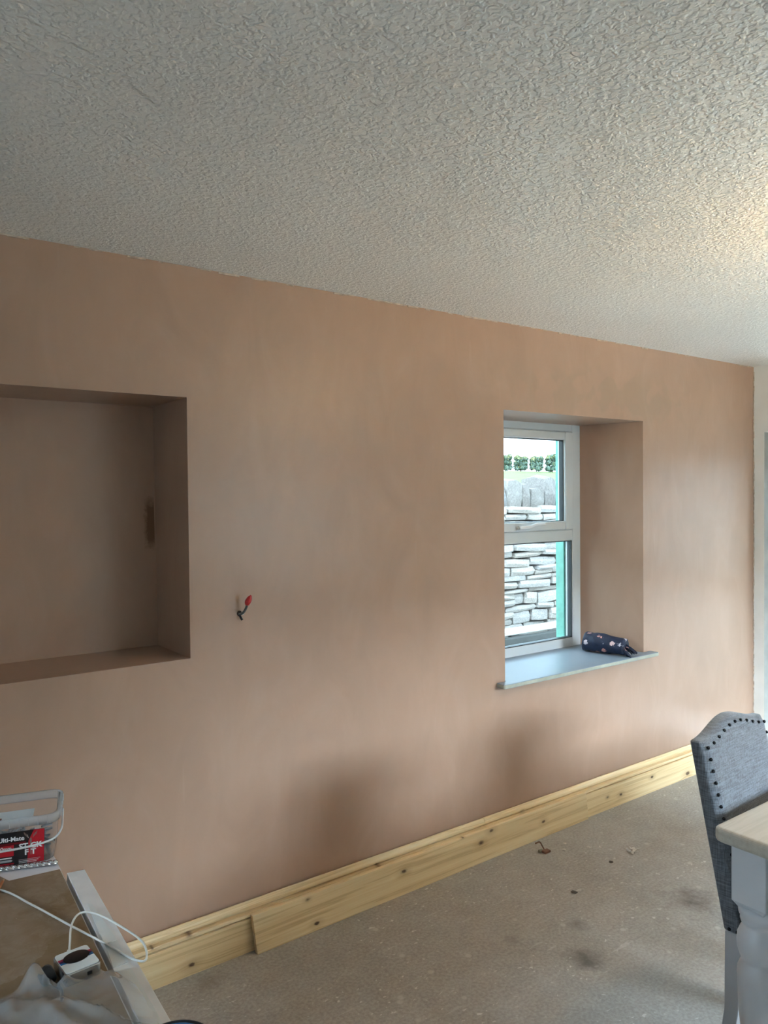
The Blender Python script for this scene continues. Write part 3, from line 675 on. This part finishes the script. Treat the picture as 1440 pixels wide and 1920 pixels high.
# masonry drill bit in front of the tub
def drill():
    bm = nb(); a, b = Vector((.150, 2.000, .7535)), Vector((.4385, 1.889, .7535)); d = (b-a); Ld = d.length; d.normalize(); s = Vector((-d.y, d.x, 0)); u = Vector((0, 0, 1)); rings = []; n = 20; m = 150
    for i in range(m+1):
        t = i/m; ph = t*Ld*2*math.pi/.026; r0 = .0062 if t < .985 else .0062*(1-(t-.985)/.015*.45); rg = []
        for k in range(n):
            th = 2*math.pi*k/n; lob = abs(math.cos(th)); r = r0*(.52+.48*min(1, lob*1.5)); an = th+ph
            rg.append(bm.verts.new(a+d*(t*Ld)+s*(r*math.cos(an))+u*(r*math.sin(an))))
        rings.append(rg)
    for A_, B_ in zip(rings, rings[1:]):
        for k in range(n): bm.faces.new((A_[k], A_[(k+1) % n], B_[(k+1) % n], B_[k]))
    bm.faces.new(rings[0][::-1]); bm.faces.new(rings[-1]); return bm
tag(obj('drill_bit', drill(), STEEL, None, True), 'bright steel twist drill bit lying in front of the tub', 'drill bit')
ORANGE = simple('orange_lacquered_wood', (.42, .14, .04), .45, var=.15)
pen = tag(empty('carpenter_pencil', (.3085, 1.8465, .7538)), 'orange wooden pencil lying below the drill bit', 'pencil')
obj('shaft', tube(nb(), [Vector((-.062, -.14, 0)), Vector((.008, .020, 0)), ], .0034, 6), ORANGE, pen)
obj('tip', tube(nb(), [Vector((.008, .020, 0)), Vector((.015, .036, -.001))], lambda t: .0034-.0031*t, 6), simple('sharpened_wood', (.45, .30, .18), .6), pen)

# striped box with cable and plug
cb = tag(empty('charger_box', (.3615, 1.4330, .7503), R(4)), 'small metal-sided box with black oval and coloured stripes on workbench', 'charger')
SILV = simple('silver_case', (.50, .52, .53), .25, .8, var=.03); WHT = simple('white_case_top', (.72, .77, .78), .3, var=.02)
obj('case', prism(nb(), rrect_poly(-.031, .031, -.036, .036, .007), 'z', .0, .022), SILV, cb, bevel=.002)
obj('case_top', prism(nb(), rrect_poly(-.029, .029, -.034, .034, .006), 'z', .0221, .0235), WHT, cb)
for j, (cl, y0) in enumerate((((.45, .02, .06), .011), ((.06, .02, .10), .005), ((.02, .12, .30), -.001))):
    obj('stripe', bx(-.0288, .0288, y0-.003, y0+.003, .0236, .0239), simple('stripe_paint', cl, .35), cb)
obj('oval_pad', lathe(nb(), [(.0001, 0), (.5, 0), (.5, .06), (.46, .09), (.0001, .09)], 40, caps=False), simple('black_oval_pad', (.006, .006, .007), .3), cb, True)
ov = cb.children[-1] if False else [o for o in C.objects if o.name.startswith('oval_pad')][0]; ov.scale = (.046, .036, .012); ov.location = (.001, .006, .0240); ov.rotation_euler = (0, 0, R(8))
obj('port', bx(.006, .014, -.0366, -.0355, .008, .014), BLACKRUB, cb)
WCAB = simple('white_cable_plastic', (.72, .73, .71), .4, var=.02)
cabw = tag(empty('charging_cable', (.305, 1.832, .753)), 'white cable looping over the workbench to the striped box', 'cable')
cp = [(.22, 1.92, .753), (.305, 1.832, .753), (.347, 1.721, .7535), (.392, 1.586, .7535), (.428, 1.479, .7545), (.453, 1.401, .7545), (.470, 1.383, .757), (.483, 1.440, .7575), (.468, 1.528, .7545), (.442, 1.597, .7575), (.415, 1.614, .7600), (.390, 1.580, .7600), (.370, 1.515, .7590), (.362, 1.487, .7600)]
o0 = Vector((.305, 1.832, .753))
obj('flex', tube(nb(), catmull([Vector(p)-o0 for p in cp], 10), .0021, 8), WCAB, cabw, True)
obj('connector', tube(nb(), [Vector((.362, 1.4915, .7600))-o0, Vector((.3605, 1.4785, .7605))-o0, Vector((.3595, 1.4695, .7610))-o0], lambda t: .0032+.0022*(t > .3), 10), WCAB, cabw, True)
pl = tag(empty('black_plug', (.312, 1.436, .7503)), 'black plug beside the striped box at the edge of the clear bag', 'plug')
bm = nb(); loft(bm, [rr_ring(.011, .013, .004, 0), rr_ring(.014, .016, .006, .008), rr_ring(.010, .012, .005, .020), rr_ring(.004, .005, .002, .027)], True, True)
obj('plug_body', bm, BLACKRUB, pl, True)
obj('plug_flex', tube(nb(), catmull([(.0, -.01, .010), (.004, -.025, .006), (.012, -.045, .003), (.006, -.075, .003)], 5), .003, 8), BLACKRUB, pl, True)

# clear plastic bag
def bag():
    bm = nb(); nx, ny = 64, 64; V = []
    for j in range(ny+1):
        row = []
        for i in range(nx+1):
            u, v = i/nx, j/ny; X = .02+u*.405
            yf = 1.428+.030*math.exp(-((X-.286)/.016)**2)-.020*math.exp(-((X-.318)/.012)**2)-.030*math.exp(-((X-.362)/.045)**2) - max(0, (X-.395))*3.6+.008*mnoise.noise((X*30, 3, 0))
            Y = 1.16+v*(yf-1.16); X += .012*mnoise.noise((3, Y*25, 1))*u
            n1 = 1-abs(mnoise.noise((X*13+Y*6, Y*11-X*4, .3))); n2 = 1-abs(mnoise.noise((X*34, Y*30+X*9, 2.2))); e = min(1, (1-v)*9)
            h = .003+e*(.006+.024*max(0, n1-.45)**1.5*2.2+.016*max(0, n2-.4))*(1-.65*max(0, (X-.34)/.1))+.034*math.exp(-((X-.286)/.016)**2-((Y-1.420)/.03)**2)
            row.append(bm.verts.new((X, Y, .7525+max(0, h))))
        V.append(row)
    for j in range(ny):
        for i in range(nx): bm.faces.new((V[j][i], V[j][i+1], V[j+1][i+1], V[j+1][i]))
    return bm
BAGM = m_clear('crumpled_clear_plastic', (.98, .98, .98), .21, .08, .26, (.97, .97, .97), .15)
tag(obj('plastic_bag', bag(), BAGM, None, True), 'crumpled clear plastic bag spread over the near end of the workbench', 'bag')
# blue cloth in a small black-rimmed dish at the near corner
ds = tag(empty('round_dish', (.408, 1.085, .7515)), 'black-rimmed round dish holding blue cloth at the bench corner', 'dish')
obj('bowl', lathe(nb(), [(.0001, 0), (.034, 0), (.050, .02), (.058, .043), (.056, .043), (.048, .022), (.033, .003), (.0001, .003)], 40, caps=False), BLACKRUB, ds, True)
bm = nb(); rings = []
for i in range(9):
    r = .053*i/8+.0001; rings.append([bm.verts.new((r*math.cos(a), r*math.sin(a), .042+.012*mnoise.noise((r*60*math.cos(a), r*60*math.sin(a), 4))*(1-i/9)+.014*(1-(i/8)**2))) for a in [2*math.pi*k/36 for k in range(36)]])
for A_, B_ in zip(rings, rings[1:]):
    for k in range(36): bm.faces.new((A_[k], A_[(k+1) % 36], B_[(k+1) % 36], B_[k]))
bc = obj('blue_cloth', bm, simple('bright_blue_cloth', (.012, .16, .42), .6, var=.25, scale=25)); bc.location = ds.location
tag(bc, 'bright blue cloth crumpled in the round dish', 'cloth')

# ------------------------------------------------------------------ floor debris
hk = tag(empty('bent_bracket', (2.588, 2.345, 0)), 'small rusty bent bracket lying on the floor by the loose board', 'bracket')
RUST = simple('rusty_metal', (.16, .075, .045), .7, .2, var=.3, scale=80)
obj('hook', tube(nb(), catmull([(-.012, .02, .032), (.006, .018, .034), (.012, .012, .032), (.013, .0, .018), (.014, -.012, .004)], 5), .0032, 8), RUST, hk, True)
obj('foot_plate', bx(-.006, .030, -.034, -.010, 0, .010), RUST, hk, bevel=.002)
obj('tag_flap', bx(-.012, .010, -.012, .004, .0, .009), simple('green_grey_flap', (.16, .17, .13), .7), hk, bevel=.001)
CHIP = simple('plaster_chip', (.52, .49, .44), .9, var=.15, scale=60); DCHIP = simple('dark_chip', (.06, .05, .04), .9)
def chip(name, x, y, s, mat, seed, flat_=.35):
    bm = nb(); bmesh.ops.create_icosphere(bm, subdivisions=1, radius=s)
    for v in bm.verts:
        v.co *= 1+.6*mnoise.noise((v.co.x/s*1.7+seed, v.co.y/s*1.7, v.co.z/s*1.7)); v.co.z = max(0, (v.co.z+s*.4)*flat_)
    o = obj(name, bm, mat); o.location = (x, y, 0); return o
scr = tag(empty('paper_scrap', (2.909, 2.086, 0)), 'torn white paper scrap lying on the bare floor', 'scrap')
for j, (px_, py_, rz_, sl) in enumerate(((0, 0, .4, .05), (.02, .012, 2.0, .042), (-.014, .016, 1.2, .036))):
    bm = nb(); rows = []
    for i in range(7):
        rows.append([bm.verts.new((sl*(i/6-.5), (.013-.004*abs(i-3)/3)*(k/3-.5), .002+.008*abs(math.sin(i*1.1+j))+.004*k/3*math.cos(i))) for k in range(4)])
    for A_, B_ in zip(rows, rows[1:]):
        for k in range(3): bm.faces.new((A_[k], A_[k+1], B_[k+1], B_[k]))
    o = obj('paper_curl', bm, simple('white_scrap_paper', (.62, .60, .56), .8), scr); o.location = (px_, py_, 0); o.rotation_euler = (0, 0, rz_)
    o.modifiers.new('thick', 'SOLIDIFY').thickness = .0012
tag(chip('dark_chip', 2.752, 2.088, .011, DCHIP, 2), 'small dark chip of debris between bracket and paper scrap', 'chip')
tag(chip('dark_chip', 2.425, 2.02, .016, DCHIP, 5, .2), 'flat dark crumb of dirt on the floor nearer than the bracket', 'chip')
for i, (x, y, lb) in enumerate(((2.68, 2.29, 'pale plaster chip on the floor, the one closest to the bent bracket'), (2.73, 2.33, 'pale plaster chip on the floor close under the loose board'), (2.79, 2.24, 'pale plaster chip on the floor, the one nearest the paper scrap'))):
    tag(chip('plaster_chip', x, y, .010, CHIP, 10+i, .3), lb, 'chip', 'plaster chips on the floor')

# ------------------------------------------------------------------ outside the north window
GRAVEL = simple('grey_gravel', (.46, .45, .43), .9, var=.3, scale=30, bump=.02)
tag(obj('ground_outside', box(nb(), -3, 14, 2.96, 5.6, -.35, -.15), GRAVEL), kind='structure')
FIELD = simple('bright_meadow', (.105, .135, .03), .9, var=.2, scale=.3)
bm = nb(); quad(bm, ((-60, 5.6, .6), (260, 5.6, .6), (260, 84, 5.35), (-60, 84, 5.35))); quad(bm, ((-60, 84, 5.35), (260, 84, 5.35), (300, 200, 5.0), (-100, 200, 5.0)))
tag(obj('field', bm, FIELD), kind='structure')
STONE = m_stone('weathered_stone', [(.46, .42, .41), (.62, .56, .52), (.55, .45, .37), (.56, .54, .55), (.68, .58, .46)])
MORT = simple('dark_wall_core', (.10, .095, .09), .95)
GY = 4.8
gw = tag(empty('garden_wall', (0, GY, -.15)), 'old dry stone garden wall with upright coping stones outside the window', 'wall')
obj('wall_core', bx(1.5, 9.5, .08, .45, 0, 1.60), MORT, gw)
rnd = random.Random(21)
def rock(seed, boxy=.5, sub=2):
    bm = nb(); bmesh.ops.create_cube(bm, size=1); bmesh.ops.subdivide_edges(bm, edges=bm.edges[:], cuts=1, use_grid_fill=True)
    for v in bm.verts:
        n = v.co.normalized()*.62; v.co = v.co*boxy+n*(1-boxy)
        v.co += Vector((mnoise.noise(v.co*2.3+Vector((seed*7, 0, 0))), mnoise.noise(v.co*2.3+Vector((0, seed*5, 3))), mnoise.noise(v.co*2.3+Vector((2, 0, seed*3)))))*.17
    me = bpy.data.meshes.new('stone'); bm.to_mesh(me); bm.free(); me.materials.append(STONE)
    for p in me.polygons: p.use_smooth = False
    return me
rocks = [rock(i+1, .62) for i in range(14)]
spots = []
z = .0
while z < 1.60:
    hgt = rnd.choice((.045, .06, .075, .09, .12))*rnd.uniform(.85, 1.15); x = 1.5+rnd.uniform(-.1, .1)
    while x < 9.5:
        wd = rnd.uniform(.14, .44)*(1 if hgt < .08 else .75)
        if hgt > .08 and rnd.random() < .35:
            spots.append((x+wd/2, z+hgt*.27, wd, hgt*.5)); spots.append((x+wd/2+.02, z+hgt*.76, wd*.95, hgt*.46))
        else: spots.append((x+wd/2, z+hgt/2+rnd.uniform(-.006, .006), wd, hgt*rnd.uniform(.85, 1.02)))
        x += wd+.006
    z += hgt
spots.sort(key=lambda s: abs(s[0]-5.2)*1.0+abs(s[1]-1.1)*.6)
rest = nb()
for i, (x, zz, wd, hh) in enumerate(spots):
    mt = Matrix.Translation((x, .08+rnd.uniform(-.02, .02), zz)) @ Matrix.Rotation(rnd.uniform(-.06, .06), 4, 'Y') @ Matrix.Diagonal((wd*1.0, .24, hh*.99, 1))
    if i < 270:
        o = bpy.data.objects.new('stone', rnd.choice(rocks)); C.objects.link(o); o.parent = gw; o.matrix_local = mt
    else:
        k0 = len(rest.verts); rest.from_mesh(rnd.choice(rocks)); rest.verts.ensure_lookup_table()
        bmesh.ops.transform(rest, matrix=mt, verts=rest.verts[k0:])
tag(obj('stone_courses', rest, STONE, gw), kind='stuff')
COPM = m_stone('grey_coping_stone', [(.13, .12, .12), (.26, .23, .21), (.19, .20, .23), (.30, .25, .19)], (.34, .31, .29), .12)
cop_meshes = []
for q in range(8):
    me = rock(40+q, .55); me.name = 'coping_stone'; me.materials.clear(); me.materials.append(COPM); cop_meshes.append(me)
x = 1.6; cops = []
while x < 9.4:
    wd = rnd.uniform(.09, .2); cops.append((x+wd/2, wd, rnd.uniform(.22, .34), rnd.uniform(-.16, .16))); x += wd+.01
for x, wd, hh, tl in cops:
    o = bpy.data.objects.new('coping_stone', rnd.choice(cop_meshes)); C.objects.link(o); o.parent = gw
    o.matrix_local = Matrix.Translation((x, .2, 1.60+hh*.45)) @ Matrix.Rotation(tl, 4, 'Y') @ Matrix.Rotation(rnd.uniform(-.1, .1), 4, 'X') @ Matrix.Diagonal((wd*1.05, .34, hh, 1))
# dark rail low in front of the garden wall
rail = tag(empty('low_rail', (5.2, 4.55, -.15)), 'low dark rail with pale brackets in front of the garden wall', 'rail')
DARKM = simple('dark_painted_rail', (.05, .052, .05), .5)
obj('bar', bx(-2.6, 3, -.03, .03, .50, .555), DARKM, rail, bevel=.006)
obj('ledge', bx(-2.6, 3, .03, .16, .565, .60), simple('pale_concrete_ledge', (.66, .65, .62), .8), rail, bevel=.006)
obj('trough', bx(-2.6, 3, -.05, .16, 0, .44), simple('grey_concrete_trough', (.40, .40, .39), .85), rail, bevel=.01)
bmk = None
for k in range(14):
    x = -2.5+.41*k; bm = nb(); prism(bm, [(x-.035, .44), (x+.035, .44), (x+.012, .50), (x-.012, .50)], 'y', -.02, .02)
    obj('bracket', bm, WHITEP, rail)

# hedge shrubs far up the meadow
LEAF = simple('pale_hedge_leaf', (.13, .19, .15), .7, var=.5, scale=1.5)
LEAF2 = simple('yellow_green_leaf', (.26, .26, .12), .7, var=.4, scale=1.5)
TRUNK = simple('shrub_bark', (.12, .09, .06), .9)
rnd = random.Random(5)
lbs = ['rounded hedge shrub far up the meadow at the left end of the row', 'low bushy hedge shrub second from the left beyond the stone wall', 'tall hedge shrub third from the left beyond the stone wall', 'broad hedge shrub in the middle of the row beyond the stone wall', 'yellowish hedge shrub just right of the middle beyond the stone wall', 'dense hedge shrub sixth from the left beyond the stone wall', 'small hedge shrub nearly hidden by the window side', 'hedge shrub at the right end of the row on the meadow']
for j in range(8):
    tt = -8.2+2.35*j; xx, yy = 87.8+.687*tt, 81.6-.727*tt; zz_ = (.6+(yy-5.6)/78.4*4.75 if yy < 84 else 5.35)-.1; hh = rnd.uniform(2.75, 3.2); sh = tag(empty('hedge_shrub', (xx, yy, zz_)), lbs[j], 'shrub', 'hedge shrubs up the meadow')
    obj('stem', tube(nb(), [Vector((0, 0, 0)), Vector((.05, 0, hh*.6))], .09, 6), TRUNK, sh)
    bm = nb(); lobes = [(Vector((rnd.uniform(-.75, .75), rnd.uniform(-.5, .5), hh*rnd.uniform(.22, .74))), rnd.uniform(.36, .55)) for _ in range(13)]
    lobes = [(Vector((.7*math.cos(q*1.047), .7*math.sin(q*1.047), hh*(.25+.24*(q//6))+rnd.uniform(-.18, .18))), rnd.uniform(.38, .52)) for q in range(18)]
    for k in range(3400):
        c_, r = rnd.choice(lobes); d = Vector((rnd.gauss(0, 1), rnd.gauss(0, 1), rnd.gauss(0, 1))).normalized(); p = c_+d*r*rnd.uniform(.6, 1.02)
        if p.z < .1: continue
        a = Vector((rnd.gauss(0, 1), rnd.gauss(0, 1), rnd.gauss(0, 1))).normalized(); b = a.cross(d)
        if b.length < .1: continue
        b.normalize(); s_ = rnd.uniform(.09, .19)
        f = bm.faces.new([bm.verts.new(p+a*s_), bm.verts.new(p+b*s_*.6), bm.verts.new(p-a*s_), bm.verts.new(p-b*s_*.6)]); f.material_index = 1 if (p.z > hh*.72 and rnd.random() < .6) or rnd.random() < .1 else 0
    cr_ = obj('crown', bm, [LEAF, LEAF2], sh); tag(cr_, kind='stuff')
